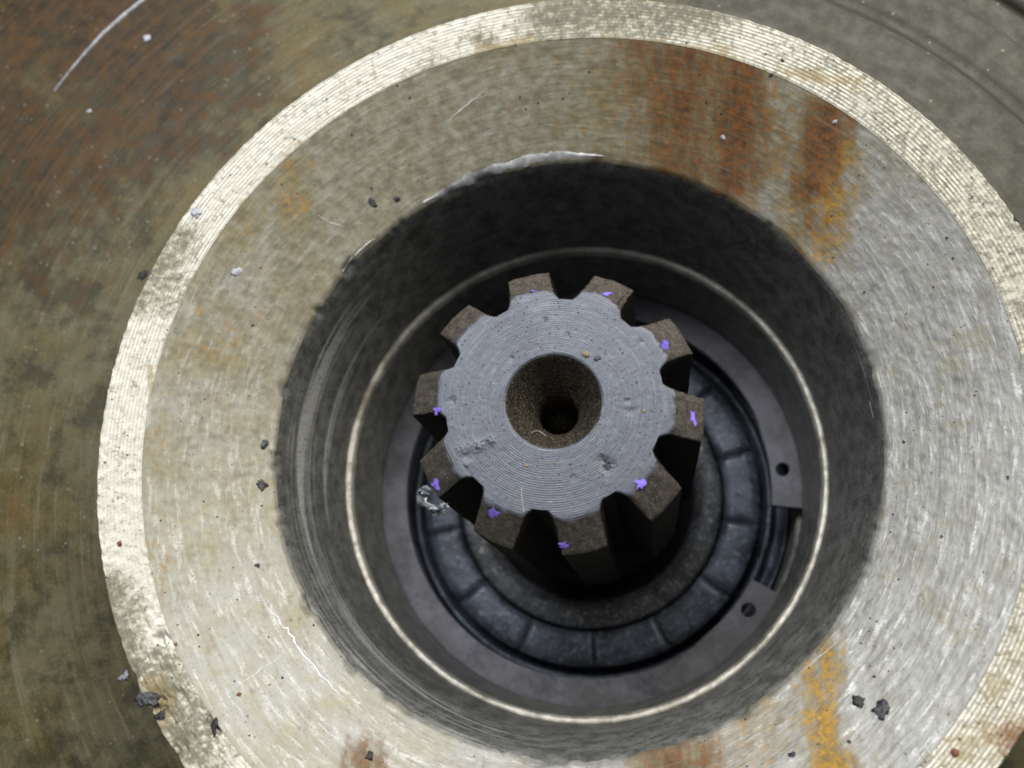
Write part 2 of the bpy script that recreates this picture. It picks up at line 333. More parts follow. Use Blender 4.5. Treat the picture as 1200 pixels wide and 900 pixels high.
def stain_cone(x, y, r, z, a):
    wob = 0.45 * fbm(x * 0.25, y * 0.12, 3.1)
    ru = capval(rust_c, x, y, wob); ye = capval(yel_c, x, y, 0.75 * fbm(x * 0.4, y * 0.25, 5.5))
    d = math.degrees(a)
    d = (d + 180) % 360 - 180
    # oil film: upper side and left; right and lower right scraped clean
    film = 0.5 + 0.25 * math.exp(-((d + 115) / 35) ** 2) + 0.35 * math.sin(math.radians(d - 5)) - 0.50 * math.exp(-((d + 15) / 55) ** 2) + 0.10 * math.exp(-((abs(d + 20) - 180) / 62) ** 2)
    return (ru, ye, max(0, min(1, film)))
rust_l = capsules([(1190, 870, 1205, 880, 22, 0.9), (180, 820, 215, 890, 18, 0.4), (125, 640, 165, 640, 12, 0.3)], land)
yel_l = capsules([(1130, 880, 1200, 850, 30, 0.6), (1170, 800, 1205, 760, 20, 0.5), (560, 60, 620, 52, 10, 0.8), (700, 48, 860, 62, 10, 0.7), (920, 85, 1010, 98, 9, 0.7),
                  (176, 430, 172, 640, 4, 0.7), (180, 800, 190, 840, 20, 0.6), (350, 170, 280, 245, 8, 0.6)], land)
dirt_l = capsules([(640, 15, 830, 15, 30, 0.9), (700, 25, 800, 30, 35, 0.5), (215, 280, 165, 350, 16, 0.8), (130, 690, 150, 790, 16, 0.9), (180, 790, 230, 880, 22, 0.9), (560, 45, 575, 50, 10, 0.8),
                   (200, 325, 195, 350, 18, 0.6), (930, 60, 1000, 95, 10, 0.3), (500, 80, 520, 90, 14, 0.5)], land)
def stain_land(x, y, r, z, a):
    wob = 0.5 * fbm(x * 0.4, y * 0.4, 7.7)
    edge = 0.35 * max(0.0, min(1.0, (R_IN + 0.5 - r) / 0.5))
    d = (math.degrees(a) + 180) % 360 - 180
    worn = 0.42 * math.exp(-((d - 10) / 55) ** 4)
    return (capval(rust_l, x, y, wob), max(edge, capval(yel_l, x, y, wob)), max(worn, capval(dirt_l, x, y, wob)))
rust_f = capsules([(20, 0, 160, 50, 150, 1.45), (60, 180, 220, 90, 150, 1.2), (30, 60, 60, 160, 40, 0.7), (990, -6, 1050, 6, 26, 1.2), (100, 680, 95, 660, 20, 0.5), (240, 20, 340, 60, 90, 0.5), (0, 120, 40, 260, 60, 0.5), (40, 270, 60, 320, 30, 0.4)], flg)
yel_f = capsules([(70, 190, 160, 130, 70, 0.85), (20, 40, 90, 30, 40, 0.6), (15, 570, 20, 620, 14, 0.7), (240, 80, 340, 40, 40, 0.5), (60, 480, 65, 680, 18, 0.35), (10, 700, 40, 880, 30, 0.3)], flg)
film_f = capsules([(1080, -10, 1260, 150, 80, 1.4), (1180, 0, 1300, 100, 90, 1.0), (880, -30, 1250, 230, 110, 1.0), (130, 0, 170, 10, 20, 0.4), (100, 780, 170, 880, 30, 0.25)], flg)
def stain_flange(x, y, r, z, a):
    wob = 0.5 * fbm(x * 0.12, y * 0.12, 1.7)
    return (capval(rust_f, x, y, wob), capval(yel_f, x, y, wob), capval(film_f, x, y, wob * 0.5))

# ------------------------------------------------------------------ housing
housing = empty('housing', (0, 0, Z_FL * MM))
tag(housing, 'rusty steel housing with bright turned rim around a deep dark bore', 'housing')
def hpart(o): o.matrix_parent_inverse = Matrix.Translation((0, 0, -Z_FL * MM)); return o

def disp_flange(r, z, a):
    d = (math.degrees(a) + 180) % 360 - 180
    g = 1.0 * math.exp(-((d - 40) / 24) ** 4)      # the groove is filled with paint elsewhere
    return r, Z_FL + (z - Z_FL) * g + 0.12 * fbm(r * 0.3 * math.cos(a), r * 0.3 * math.sin(a), 2.0, 3)
# flange face below the raised rim, with its outer groove and step
prof = sub([(65.5, Z_FL), (87.2, Z_FL), (88.2, Z_FL - 0.45), (89.4, Z_FL - 0.45), (90.4, Z_FL - 0.1), (97.0, Z_FL - 0.1), (97.6, Z_FL - 0.3), (102.0, Z_FL - 0.3), (102.9, Z_FL + 0.8), (170, Z_FL + 0.8)],
           [22, 2, 2, 2, 8, 1, 6, 3, 30])
hpart(lathe('flange_face', prof, 480, [MAT['flange']], housing, disp=disp_flange, stain=stain_flange))

# bright rim land with its turning grooves as real relief
pl = [(65.9, Z_FL - 0.6), (66.2, 2.0), (66.8, 9.8), (67.15, 10.9), (67.2, 11.25), (67.05, 11.42)]
N = 96
for i in range(N + 1):
    t = i / N; r = 67.0 + (R_IN - 67.0) * t
    pl.append((r, Z_OUT + (Z_IN - Z_OUT) * t))
notch = [(land(183, 828), 1.7, 1.3), (land(252, 850), 1.5, 1.1), (land(168, 322), 1.0, 0.7), (land(150, 795), 1.2, 0.8), (land(205, 880), 1.5, 0.7)]
def disp_land(r, z, a):
    x, y = r * math.cos(a), r * math.sin(a)
    e = math.exp(-((r - 67.0) / 0.5) ** 2)
    dz = 0.025 * fbm(x * 0.8, y * 0.8, 5.0, 3)
    dr = e * 0.16 * fbm(x * 0.9, y * 0.9, 9.0, 3)
    for (c, rad, dep) in notch:
        d2 = ((x - c.x) ** 2 + (y - c.y) ** 2) / (rad * rad)
        if d2 < 6: dz -= dep * math.exp(-d2) * (0.7 + 0.9 * nz(x * 1.6, y * 1.6, 4))
    low = math.exp(-((math.degrees(a) % 360 - 214) / 9) ** 2)
    dz -= 0.35 * low * max(0, fbm(x * 0.7, y * 0.7, 11.0, 3))
    if z < 9: dz = 0
    elif r < 66.99:
        g = (r / 0.5) % 1.0; d_ = (math.degrees(a) + 180) % 360 - 180
        dz += (0.018 + 0.05 * math.exp(-((d_ - 5) / 62) ** 4)) * (abs(2 * g - 1) - 0.5) * (0.75 + 0.7 * nz(x * 0.3, y * 0.3, 5))
    return r + dr, z + dz
hpart(lathe('rim_land', pl, 1080, [MAT['land']], housing, disp=disp_land, stain=stain_land))

# dished face running down to the bore mouth
prof = [(R_IN, Z_IN - 0.0)] + sub([(R_IN - 0.02, Z_IN - 0.03), (46.0, 0.62)], [84]) + [(45.6, 0.40), (45.25, 0.12), (45.0, -0.35)]
def disp_cone(r, z, a):
    x, y = r * math.cos(a), r * math.sin(a)
    t = max(0.0, min(1.0, (r - 45.5) / 2.0)) * max(0.0, min(1.0, (R_IN - r) / 0.6))
    dz = t * (0.07 * fbm(x * 0.22, y * 0.22, 1.0, 3) + 0.05 * fbm(x * 1.1, y * 1.1, 2.0, 3))
    e = math.exp(-((r - 45.0) / 0.9) ** 2)
    dr = e * (0.30 * fbm(x * 0.10, y * 0.10, 8.0, 2) + (0.8 + 0.9 * math.exp(-((math.degrees(a) % 360 - 165) / 35) ** 2)) * max(0.0, fbm(x * 0.30, y * 0.30, 3.0, 2) - 0.15) + 0.06 * fbm(x * 1.1, y * 1.1, 6.0, 2))
    if r > R_IN - 0.001: dz -= 0.0
    return r + dr, z + dz
hpart(lathe('dished_face', prof, 1080, [MAT['dished']], housing, disp=disp_cone, stain=stain_cone))

# bore
def disp_bore(r, z, a):
    x, y = 45 * math.cos(a), 45 * math.sin(a)
    e = math.exp(-((z + 0.35) / 1.2) ** 2)
    dr = e * (0.30 * fbm(x * 0.10, y * 0.10, 8.0, 2) + (0.8 + 0.9 * math.exp(-((math.degrees(a) % 360 - 165) / 35) ** 2)) * max(0.0, fbm(x * 0.30, y * 0.30, 3.0, 2) - 0.15) + 0.06 * fbm(x * 1.1, y * 1.1, 6.0, 2))
    return r + dr + (1 - e) * 0.04 * fbm(x * 0.5, y * 0.5, z * 0.8, 3), z
def glare_bore(x, y, r, z, a):
    d = math.degrees(a) % 360
    left = math.exp(-((d - 170) / 30) ** 2)
    low = math.exp(-((d - 225) / 40) ** 2)
    glare = 1.25 * left * (0.75 * math.exp(-((z + 9) / 3.0) ** 2) + 0.6 * math.exp(-((z + 16.5) / 1.6) ** 2)) + 0.62 * low * math.exp(-((z + 8) / 9) ** 2)  # painted glare: pale streaks at left, lighter wall at lower left
    glare += 0.5 * math.exp(-((d - 10) / 9) ** 2) * math.exp(-((z + 2.5) / 1.6) ** 2)
    return (glare, 0, 0)
prof = sub([(45.0, -0.35), (44.7, -1.2), (44.3, -4.0), (41.75, -25.3)], [2, 4, 40])
hpart(lathe('bore_wall', prof, 1080, [MAT['bore']], housing, disp=disp_bore, stain=glare_bore))
def disp_edge(r, z, a):
    x, y = 42 * math.cos(a), 42 * math.sin(a)
    return r + 0.10 * fbm(x * 0.35, y * 0.35, z, 3), z + 0.06 * fbm(x * 0.5, y * 0.5, 4.0, 3)
hpart(lathe('bright_lip', sub([(41.78, -25.25), (41.55, -25.42), (41.0, -25.62), (40.78, -25.95), (40.72, -26.95)], [2, 4, 3, 4]), 720, [MAT['edge']], housing, disp=disp_edge))
prof = sub([(40.75, -26.9), (40.4, -33.0), (40.1, -39.0), (39.9, -42.2), (42.4, -42.25), (42.4, -46.2), (39.6, -46.25), (39.4, -58.0)], [8, 8, 4, 2, 2, 2, 10])
hpart(lathe('lower_bore', prof, 480, [MAT['bore']], housing, disp=disp_bore, stain=lambda x, y, r, z, a: (0, 0, 0)))
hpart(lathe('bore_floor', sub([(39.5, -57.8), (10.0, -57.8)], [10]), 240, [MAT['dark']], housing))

# ------------------------------------------------------------------ seal pack: segmented ring, inner ring
seal = empty('segmented_ring', (0, 0, -57.0 * MM))
tag(seal, 'dark blue-grey segmented ring deep in the bore below the splined shaft', 'ring')
def spart(o): o.matrix_parent_inverse = Matrix.Translation((0, 0, 57.0 * MM)); return o
prof = [(39.0, -57.0), (39.0, -53.5), (38.7, -53.2), (38.4, -53.5), (38.2, -56.2), (36.0, -56.4), (35.8, -52.4), (35.5, -52.1), (34.9, -52.1), (34.6, -52.6), (34.4, -56.0), (26.5, -56.0)]
spart(lathe('outer_shell', prof, 240, [MAT['segment']], seal, disp=lambda r, z, a: (r + 0.08 * fbm(r * math.cos(a) * .3, r * math.sin(a) * .3, z, 2), z)))
prof = sub([(26.1, -56.2), (26.1, -51.6), (25.7, -51.2), (24.0, -51.0), (22.4, -51.3), (21.0, -52.2), (20.4, -54.0), (20.4, -57.2)], [2, 1, 3, 3, 3, 2, 2])
spart(lathe('inner_ring', prof, 300, [MAT['seal']], seal, disp=lambda r, z, a: (r + 0.22 * fbm(r * math.cos(a) * .16, r * math.sin(a) * .16, z * .2, 3), z + 0.18 * fbm(r * math.cos(a) * .3, r * math.sin(a) * .3, 3, 3))))
nseg = 14; pitch = 2 * math.pi / nseg
for k in range(nseg):
    aa = math.radians(13.5) + k * pitch; gap = 0.0014
    bm = bmesh.new(); rows = []
    cs = [(26.5, -56.0), (26.55, -50.6), (26.8, -50.3), (28.5, -50.15), (31.2, -50.1), (32.9, -50.2), (33.2, -50.5), (33.3, -56.0)]
    NS = 10; wob = random.uniform(-0.08, 0.08); tl = random.uniform(-0.2, 0.2)
    for j in range(NS + 1):
        t = j / NS; ed = 0.05 * (max(0, abs(2 * t - 1) - 0.8) / 0.2) ** 2
        a = aa + gap + (pitch - 2 * gap) * t
        rows.append([bm.verts.new((r * math.cos(a) * MM, r * math.sin(a) * MM, (z + (wob + tl * (t - .5) - ed + 0.08 * fbm(r * .4 * math.cos(a), r * .4 * math.sin(a), k, 3) if z > -55 else 0)) * MM)) for (r, z) in cs])
    for j in range(NS):
        for i in range(len(cs) - 1): bm.faces.new((rows[j][i], rows[j + 1][i], rows[j + 1][i + 1], rows[j][i + 1]))
    bm.faces.new(rows[0]); bm.faces.new(rows[-1][::-1])
    bmesh.ops.recalc_face_normals(bm, faces=bm.faces)
    me = bpy.data.meshes.new('segment'); bm.to_mesh(me); bm.free(); smooth(me)
    me.polygons[-1].use_smooth = False; me.polygons[-2].use_smooth = False
    spart(link('segment', me, seal, [MAT['segment']]))

# ------------------------------------------------------------------ retaining ring with two lugs
ZC = -43.0
def ring_with_holes():
    bm = bmesh.new(); outer = []; a0, a1 = -7.2 + 360, 360 - 30.8 - 360 + 0.0
    A0, A1 = -7.2, 360 - 30.8; n_ = 240                      # open between -30.8 and -7.2 degrees
    def rin(d):
        e = min(d - A0, A1 - d)                              # degrees from the nearer end
        t = max(0.0, min(1.0, (e - 20) / 12)); t = t * t * (3 - 2 * t)
        return 34.6 + 0.55 * t
    for j in range(n_ + 1):
        d = A0 + (A1 - A0) * j / n_; a = math.radians(d); outer.append((rin(d) * math.cos(a), rin(d) * math.sin(a)))
    for j in range(n_, -1, -1):
        a = math.radians(A0 + (A1 - A0) * j / n_); outer.append((41.9 * math.cos(a), 41.9 * math.sin(a)))
    loops = [outer]
    for hr, hd, hw in ((36.9, 3.5, 1.25), (37.0, -39.0, 1.25)):
        cx, cy = hr * math.cos(math.radians(hd)), hr * math.sin(math.radians(hd))
        loops.append([(cx + hw * math.cos(t * math.pi / 12), cy + hw * math.sin(t * math.pi / 12)) for t in range(24)])
    edges = []
    for lp in loops:
        v_ = [bm.verts.new((x * MM, y * MM, 1.8 * MM)) for x, y in lp]
        edges += [bm.edges.new((v_[i], v_[(i + 1) % len(v_)])) for i in range(len(v_))]
    bmesh.ops.triangle_fill(bm, edges=edges, use_beauty=True)
    ex = bmesh.ops.extrude_face_region(bm, geom=list(bm.faces))
    for v in [g for g in ex['geom'] if isinstance(g, bmesh.types.BMVert)]: v.co.z = 0
    bmesh.ops.recalc_face_normals(bm, faces=bm.faces)
    me = bpy.data.meshes.new('retaining_ring'); bm.to_mesh(me); bm.free()
    o = link('retaining_ring', me, None, [MAT['clip']]); o.location = (0, 0, (ZC - 1.8) * MM)
    b = o.modifiers.new('bevel', 'BEVEL'); b.width = 0.00018; b.segments = 2; b.limit_method = 'ANGLE'; b.angle_limit = math.radians(50)
    return o
clip = tag(ring_with_holes(), 'flat grey retaining ring with a small hole near each of its open ends', 'retaining ring')

# ------------------------------------------------------------------ splined shaft
ZS = 18.1; R_ROOT = 14.2; R_FC = 15.7; R_TIP = 19.5; Z_TIP = 15.1; Z_BOT = -30.0
shaft = empty('splined_shaft', (0, 0, -57.0 * MM))
tag(shaft, 'dark splined shaft with ten teeth and a bright faced end, standing in the bore', 'shaft')
def hp(o): o.matrix_parent_inverse = Matrix.Translation((0, 0, 57.0 * MM)); return o
def zface(x, y): return 0.018 * fbm(x * 0.35, y * 0.35, 6.0, 3) + 0.012 * fbm(x * 1.6, y * 1.6, 2.0, 3)
dents = []
for (px, py, rad, dep) in [(712, 546, 0.8, 0.5), (705, 538, 0.45, 0.35), (560, 523, 0.7, -0.30), (540, 527, 0.8, -0.22), (575, 516, 0.6, -0.28), (548, 535, 0.5, 0.25), (545, 545, 0.9, -0.25),
                           (700, 490, 0.5, 0.2), (738, 482, 0.5, 0.18), (600, 420, 0.4, 0.15), (672, 560, 0.4, 0.2), (530, 470, 0.5, 0.2), (640, 375, 0.4, 0.15), (735, 470, 0.3, 0.2), (752, 400, 0.4, 0.2)]:
    p = on_line(px, py, (0, ZS), (1, ZS)); dents.append((p.x, p.y, rad, dep))
def disp_face(r, z, a):
    x, y = r * math.cos(a), r * math.sin(a)
    if z < ZS - 0.2: return r + 0.06 * fbm(x * .8, y * .8, z * .8, 3), z
    dz = zface(x, y)
    for (cx, cy, rad, dep) in dents:
        d2 = ((x - cx) ** 2 + (y - cy) ** 2) / rad ** 2
        if d2 < 5: dz -= 0.65 * dep * math.exp(-d2) * (0.8 + 0.8 * nz(x * 3, y * 3, 1))
    return r, z + dz
NA = 720
hp(lathe('end_face', sub([(R_ROOT, ZS), (6.55, ZS), (6.3, ZS - 0.12)], [56, 2]), NA, [MAT['face']], shaft, disp=disp_face))
hp(lathe('centre_hole', sub([(6.3, ZS - 0.12), (6.0, ZS - 0.5), (3.0, ZS - 6.6), (2.75, ZS - 7.2), (2.6, ZS - 15), (0.05, ZS - 16.4)], [2, 16, 3, 6, 4]), 120, [MAT['centre']], shaft, disp=lambda r, z, a: (r + (0.05 * fbm(r * math.cos(a) * .9, r * math.sin(a) * .9, z, 3) if z < ZS - .3 else 0), z)))
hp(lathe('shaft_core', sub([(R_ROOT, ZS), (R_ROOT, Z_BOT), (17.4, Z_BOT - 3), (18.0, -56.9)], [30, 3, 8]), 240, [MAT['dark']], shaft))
def make_tooth(k):
    bm = bmesh.new(); hw0 = 2.88; NW = 22; rng = random.Random(50 + k)
    ca = math.radians(-7.5 + 36 * k); cc, ss_ = math.cos(ca), math.sin(ca)
    top_r = [R_ROOT, R_ROOT + 0.4, R_ROOT + 0.8, R_ROOT + 1.2]
    rows = []; dinge = rng.uniform(-0.25, 0.25)
    for i in range(NW + 1):
        w_ = -1 + 2 * i / NW; row = []
        def pt(r, z, nse=0.0):
            hw = hw0 + 0.75 * math.exp(-(r - R_ROOT) / 0.55)
            y = w_ * hw; x = math.sqrt(max(0.1, r * r - y * y))
            X, Y = x * cc - y * ss_, x * ss_ + y * cc
            if nse:
                X += nse * fbm(X * 0.9, Y * 0.9, z * 0.9 + 10, 3); Y += nse * fbm(X * 0.9 + 20, Y * 0.9, z * 0.9, 3); z += nse * fbm(X * 0.9, Y * 0.9 + 30, z * 0.9, 3)
            return bm.verts.new((X * MM, Y * MM, z * MM))
        hwr = (hw0 + 0.75) * w_; a_ = math.atan2(hwr, math.sqrt(R_ROOT ** 2 - hwr ** 2)) + ca
        rf = R_FC + 0.30 * fbm(w_ * 2.6, k * 3.7, 0.5, 3) + dinge * w_ - 0.35 * max(0, abs(w_) - 0.75) / 0.25
        for r in top_r[:-1]:
            x, y = r * math.cos(a_), r * math.sin(a_)
            rr = R_ROOT + (rf - R_ROOT) * (r - R_ROOT) / 1.2
            v = pt(rr, ZS); v.co.z = (ZS + zface(v.co.x / MM, v.co.y / MM)) * MM; row.append(v)
        v = pt(rf, ZS - 0.06); v.co.z += zface(v.co.x / MM, v.co.y / MM) * MM; row.append(v)
        rr0 = rf + 0.15
        NC = 12
        for j in range(NC + 1):
            t = j / NC
            row.append(pt(rr0 + (R_TIP - 0.12 - rr0) * t, ZS - 0.2 + (Z_TIP - (ZS - 0.2)) * t, 0.15))
        edge_r = R_TIP
        for z in [Z_TIP - 0.3, 12.5, 9.5, 4, 0, -6, -14, -22, Z_BOT]:
            row.append(pt(edge_r, z, 0.07))
        rows.append(row)
    n_top = 3
    for i in range(NW):
        for j in range(len(rows[0]) - 1):
            f = bm.faces.new((rows[i][j], rows[i][j + 1], rows[i + 1][j + 1], rows[i + 1][j])); f.material_index = 0 if j < n_top else (1 if j < 17 else 2); f.smooth = True  # below the chamfer the near-black slot paints in shade
    # flanks
    for i, flip in ((0, False), (NW, True)):
        row = rows[i]; w_ = -1 if i == 0 else 1
        hw = (hw0 + 0.75) * w_; x = math.sqrt(R_ROOT ** 2 - hw * hw)
        X, Y = x * cc - hw * ss_, x * ss_ + hw * cc
        base = [bm.verts.new((X * MM, Y * MM, v.co.z)) for v in row[4:]]
        prev = row[0]
        # fan from the root line
        for j in range(3, len(row) - 1):
            if j == 3: continue
            q = (row[j], row[j + 1], base[j - 3], base[j - 4])
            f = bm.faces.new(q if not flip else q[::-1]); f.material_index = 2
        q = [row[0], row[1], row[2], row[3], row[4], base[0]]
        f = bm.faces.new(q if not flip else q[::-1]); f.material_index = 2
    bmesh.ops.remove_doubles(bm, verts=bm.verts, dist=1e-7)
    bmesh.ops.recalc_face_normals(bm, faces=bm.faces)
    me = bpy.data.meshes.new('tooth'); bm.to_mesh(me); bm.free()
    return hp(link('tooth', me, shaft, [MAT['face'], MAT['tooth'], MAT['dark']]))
for k in range(10): make_tooth(k)

# ------------------------------------------------------------------ ray helper for things that lie on the built surfaces
bpy.context.view_layer.update()
dg = bpy.context.evaluated_depsgraph_get()
def hit(px, py):
    ok, loc, nor, *_ = sc.ray_cast(dg, CAM * MM, ray(px, py))
    for k in range(1, 12):
        if ok: break
        ok, loc, nor, *_ = sc.ray_cast(dg, CAM * MM, ray(px + 0.7 * k, py + 0.5 * k))
    if not ok: raise RuntimeError('no surface at %s %s' % (px, py))
    if nor.dot(ray(px, py)) > 0: nor = -nor
    return loc / MM, nor
def basis(nor, spin=0.0):
    q = nor.to_track_quat('Z', 'Y').to_matrix().to_4x4()
    return q @ Matrix.Rotation(spin, 4, 'Z')

# violet dabs on the tooth chamfers: parts of the shaft
def dab(px, py, sx, sy, seed):
    p, nr = hit(px, py); rng = random.Random(seed); B = basis(nr, rng.uniform(0, 6.28)); bm = bmesh.new()
    n_ = 14; ctr = bm.verts.new((p + nr * 0.13) * MM); ring = []; low = []
    for i in range(n_):
        a = 2 * math.pi * i / n_; k = rng.uniform(0.35, 1.25)
        off = B @ Vector((math.cos(a) * sx * k, math.sin(a) * sy * k, 0.09)); ring.append(bm.verts.new((p + off) * MM))
        off2 = B @ Vector((math.cos(a) * sx * k * 1.05, math.sin(a) * sy * k * 1.05, -0.12)); low.append(bm.verts.new((p + off2) * MM))
    for i in range(n_):
        j = (i + 1) % n_; bm.faces.new((ctr, ring[i], ring[j])); bm.faces.new((ring[i], low[i], low[j], ring[j]))
    bmesh.ops.recalc_face_normals(bm, faces=bm.faces)
    me = bpy.data.meshes.new('violet_dab'); bm.to_mesh(me); bm.free()
    o = hp(link('violet_dab', me, shaft, [MAT['violet']])); o['label'] = 'small violet dab on a tooth'
for i, (x, y, a_, b_) in enumerate([(625, 341, .34, .18), (711, 345, .62, .45), (779, 406, .70, .42), (812, 488, .85, .42), (750, 567, .50, .50), (660, 639, .42, .40), (580, 602, .50, .75), (511, 567, .48, .55), (512, 480, .40, .42)]):
    dab(x, y, a_ * 1.5, b_ * 1.5, 100 + i)

# scratches: thin proud burrs that belong to the housing
def ribbon(name, pts, wmm, mat, parent, par, seed=0, hmm=0.05, taper=True, wig=0.1):
    rng = random.Random(seed); P = []
    for i in range(len(pts) - 1):
        k = max(2, int(math.hypot(pts[i + 1][0] - pts[i][0], pts[i + 1][1] - pts[i][1]) / 5))
        for j in range(k + (i == len(pts) - 2)):
            t = j / k; P.append(hit(pts[i][0] + (pts[i + 1][0] - pts[i][0]) * t + rng.uniform(-wig, wig) * 6, pts[i][1] + (pts[i + 1][1] - pts[i][1]) * t + rng.uniform(-wig, wig) * 6))
    bm = bmesh.new(); rows = []
    for i, (p, nr) in enumerate(P):
        a = P[max(0, i - 1)][0]; b = P[min(len(P) - 1, i + 1)][0]; tg = (b - a).normalized(); sd = tg.cross(nr).normalized()
        t = i / (len(P) - 1); w_ = wmm * (math.sin(math.pi * min(1, max(0.03, t))) ** 0.5 if taper is True else (1 if taper is False else min(1, 0.12 + 1.6 * t))) * rng.uniform(0.6, 1.2)
        rows.append([bm.verts.new((p + sd * w_ * s + nr * h) * MM) for s, h in ((-1, -0.1), (-0.5, hmm), (0.5, hmm), (1, -0.1))])
    for i in range(len(rows) - 1):
        for j in range(3): bm.faces.new((rows[i][j], rows[i][j + 1], rows[i + 1][j + 1], rows[i + 1][j]))
    bmesh.ops.recalc_face_normals(bm, faces=bm.faces)
    me = bpy.data.meshes.new(name); bm.to_mesh(me); bm.free(); smooth(me)
    o = link(name, me, parent, [mat])
    return par(o) if par else o
ribbon('scratch', [(305, 702), (322, 722), (340, 742), (352, 762), (375, 790), (402, 818)], 0.28, MAT['scratch_highlight'], housing, hpart, 1, 0.06, True, 0.35)
ribbon('scratch', [(268, 812), (305, 785), (345, 760)], 0.10, MAT['scratch_highlight'], housing, hpart, 2, 0.03)
ribbon('scratch', [(372, 252), (390, 262), (410, 268)], 0.10, MAT['scratch_highlight'], housing, hpart, 3, 0.03)
ribbon('scratch', [(935, 790), (960, 770), (985, 748)], 0.10, MAT['scratch_highlight'], housing, hpart, 4, 0.03)
ribbon('scratch', [(520, 145), (545, 125), (570, 105)], 0.12, MAT['scratch_highlight'], housing, hpart, 5, 0.03)
ribbon('scratch', [(985, 600), (1000, 585), (1025, 570)], 0.08, MAT['scratch_highlight'], housing, hpart, 6, 0.03)

ribbon('rim_highlight', [(496, 238), (520, 225), (548, 211), (580, 198), (620, 186), (660, 181), (708, 183)], 1.0, MAT['scratch_highlight'], housing, hpart, 7, 0.05, True, 0.05)  # raised pale strips stand in for the highlight along the bore lip
ribbon('rim_highlight', [(402, 318), (412, 303), (426, 290), (440, 279)], 0.22, MAT['scratch_highlight'], housing, hpart, 8, 0.05, True, 0.1)
ribbon('rim_highlight', [(1019, 470), (1023, 490)], 0.35, MAT['scratch_highlight'], housing, hpart, 9, 0.05, True, 0.05)

# ------------------------------------------------------------------ loose things lying on the metal
def crumb(name, px, py, size, mat, label, cat, seed, flat=0.6, lengthen=1.0, group=None, rough=0.7, spin=None):
    """one irregular lump resting on the surface; size in mm"""
    p, nr = hit(px, py); rng = random.Random(seed); size *= 0.68
    bm = bmesh.new(); bmesh.ops.create_icosphere(bm, subdivisions=3 if size > 0.6 else 2, radius=1.0)
    off = Vector((rng.uniform(0, 99), rng.uniform(0, 99), 0))
    for v in bm.verts:
        q = v.co * 1.0; k = 1 + rough * (noise.noise(q * 1.3 + off) + 0.8 * noise.noise(q * 3.1 + off))
        v.co = Vector((q.x * k * size * lengthen * MM, q.y * k * size * MM, q.z * k * size * flat * 0.55 * MM))
    me = bpy.data.meshes.new(name); bm.to_mesh(me); bm.free(); smooth(me, True)
    o = link(name, me, None, [mat]); B = basis(nr, rng.uniform(0, 6.28) if spin is None else spin)
    B.translation = (p + nr * size * flat * 0.15) * MM; o.matrix_world = B
    return tag(o, label, cat, group)
crumb('black_crumb', 1005, 822, 0.95, MAT['black'], 'black crumb left of the grey flake on the lower right dished face', 'crumb', 1)
crumb('grey_flake', 1034, 832, 1.15, MAT['greycrumb'], 'dark grey flake right of a black crumb on the lower right dished face', 'flake', 2, 0.45, 1.35)
crumb('brown_bead', 1119, 882, 0.75, MAT['red'], 'round brown bead on the turned rim at lower right', 'bead', 3, 0.8, 1.0, None, 0.15)
crumb('black_crumb', 928, 884, 0.5, MAT['black'], 'small black crumb on the ochre stain at the bottom edge', 'crumb', 4, 0.6, 1.5)
crumb('black_crumb', 995, 869, 0.35, MAT['black'], 'tiny black crumb below the grey flake, right of the ochre stain', 'crumb', 5)
crumb('grey_crumb', 310, 521, 0.75, MAT['greycrumb'], 'upper of two dark grey crumbs on the left lip of the bore', 'crumb', 6, 0.6, 1.3)
crumb('grey_crumb', 307, 568, 0.95, MAT['greycrumb'], 'lower of two dark grey crumbs on the left lip of the bore', 'crumb', 7, 0.6, 1.2)
crumb('black_crumb', 302, 663, 0.5, MAT['black'], 'small black crumb above the long pale scratch on the lower left face', 'crumb', 8)
crumb('dark_clod', 172, 818, 1.4, MAT['greycrumb'], 'dark grey clod stuck on the broken outer rim edge at lower left', 'clod', 9, 0.3, 1.4)
crumb('dark_clod', 190, 838, 1.2, MAT['black'], 'black clod in the chipped rim below the grey clod at lower left', 'clod', 10, 0.35)
crumb('dark_clod', 250, 852, 1.3, MAT['black'], 'black clod at the inner edge of the rim at lower left', 'clod', 11, 0.3, 1.2)
crumb('pale_crumb', 146, 793, 0.9, MAT['pale'], 'pale grey crumb beside the outer rim edge at lower left', 'crumb', 12, 0.7, 1.3)
crumb('black_crumb', 168, 322, 1.0, MAT['black'], 'black fuzzy crumb on the outer edge of the rim at left', 'crumb', 13, 0.5, 1.5)
crumb('black_crumb', 465, 233, 0.65, MAT['black'], 'black crumb on the upper left dished face near the bore', 'crumb', 14)
crumb('grey_crumb', 437, 238, 0.8, MAT['greycrumb'], 'dark grey crumb left of a black crumb on the upper left dished face', 'crumb', 15, 0.35, 1.6)
crumb('pale_flake', 279, 318, 0.85, MAT['pale'], 'pale bluish flake on the left dished face', 'flake', 16, 0.12, 1.6)
crumb('pale_flake', 232, 248, 0.9, MAT['pale'], 'pale bluish flake on the upper left of the bright rim', 'flake', 17, 0.10, 1.7)
crumb('red_grain', 296, 381, 0.42, MAT['red'], 'red grain on the left dished face below the pale flake', 'grain', 18)
crumb('red_grain', 140, 637, 0.5, MAT['red'], 'red-brown grain on the left of the bright rim', 'grain', 19, 0.6, 1.2)
crumb('red_grain', 206, 755, 0.35, MAT['red'], 'tiny red grain on the rim at lower left', 'grain', 20)
crumb('red_grain', 280, 814, 0.42, MAT['red'], 'tiny red grain on the lower left dished face beside a thin scratch', 'grain', 21)
crumb('white_speck', 172, 45, 1.0, MAT['pale'], 'white speck on the rusty flange right of the curved sliver', 'speck', 22, 0.12, 1.2)
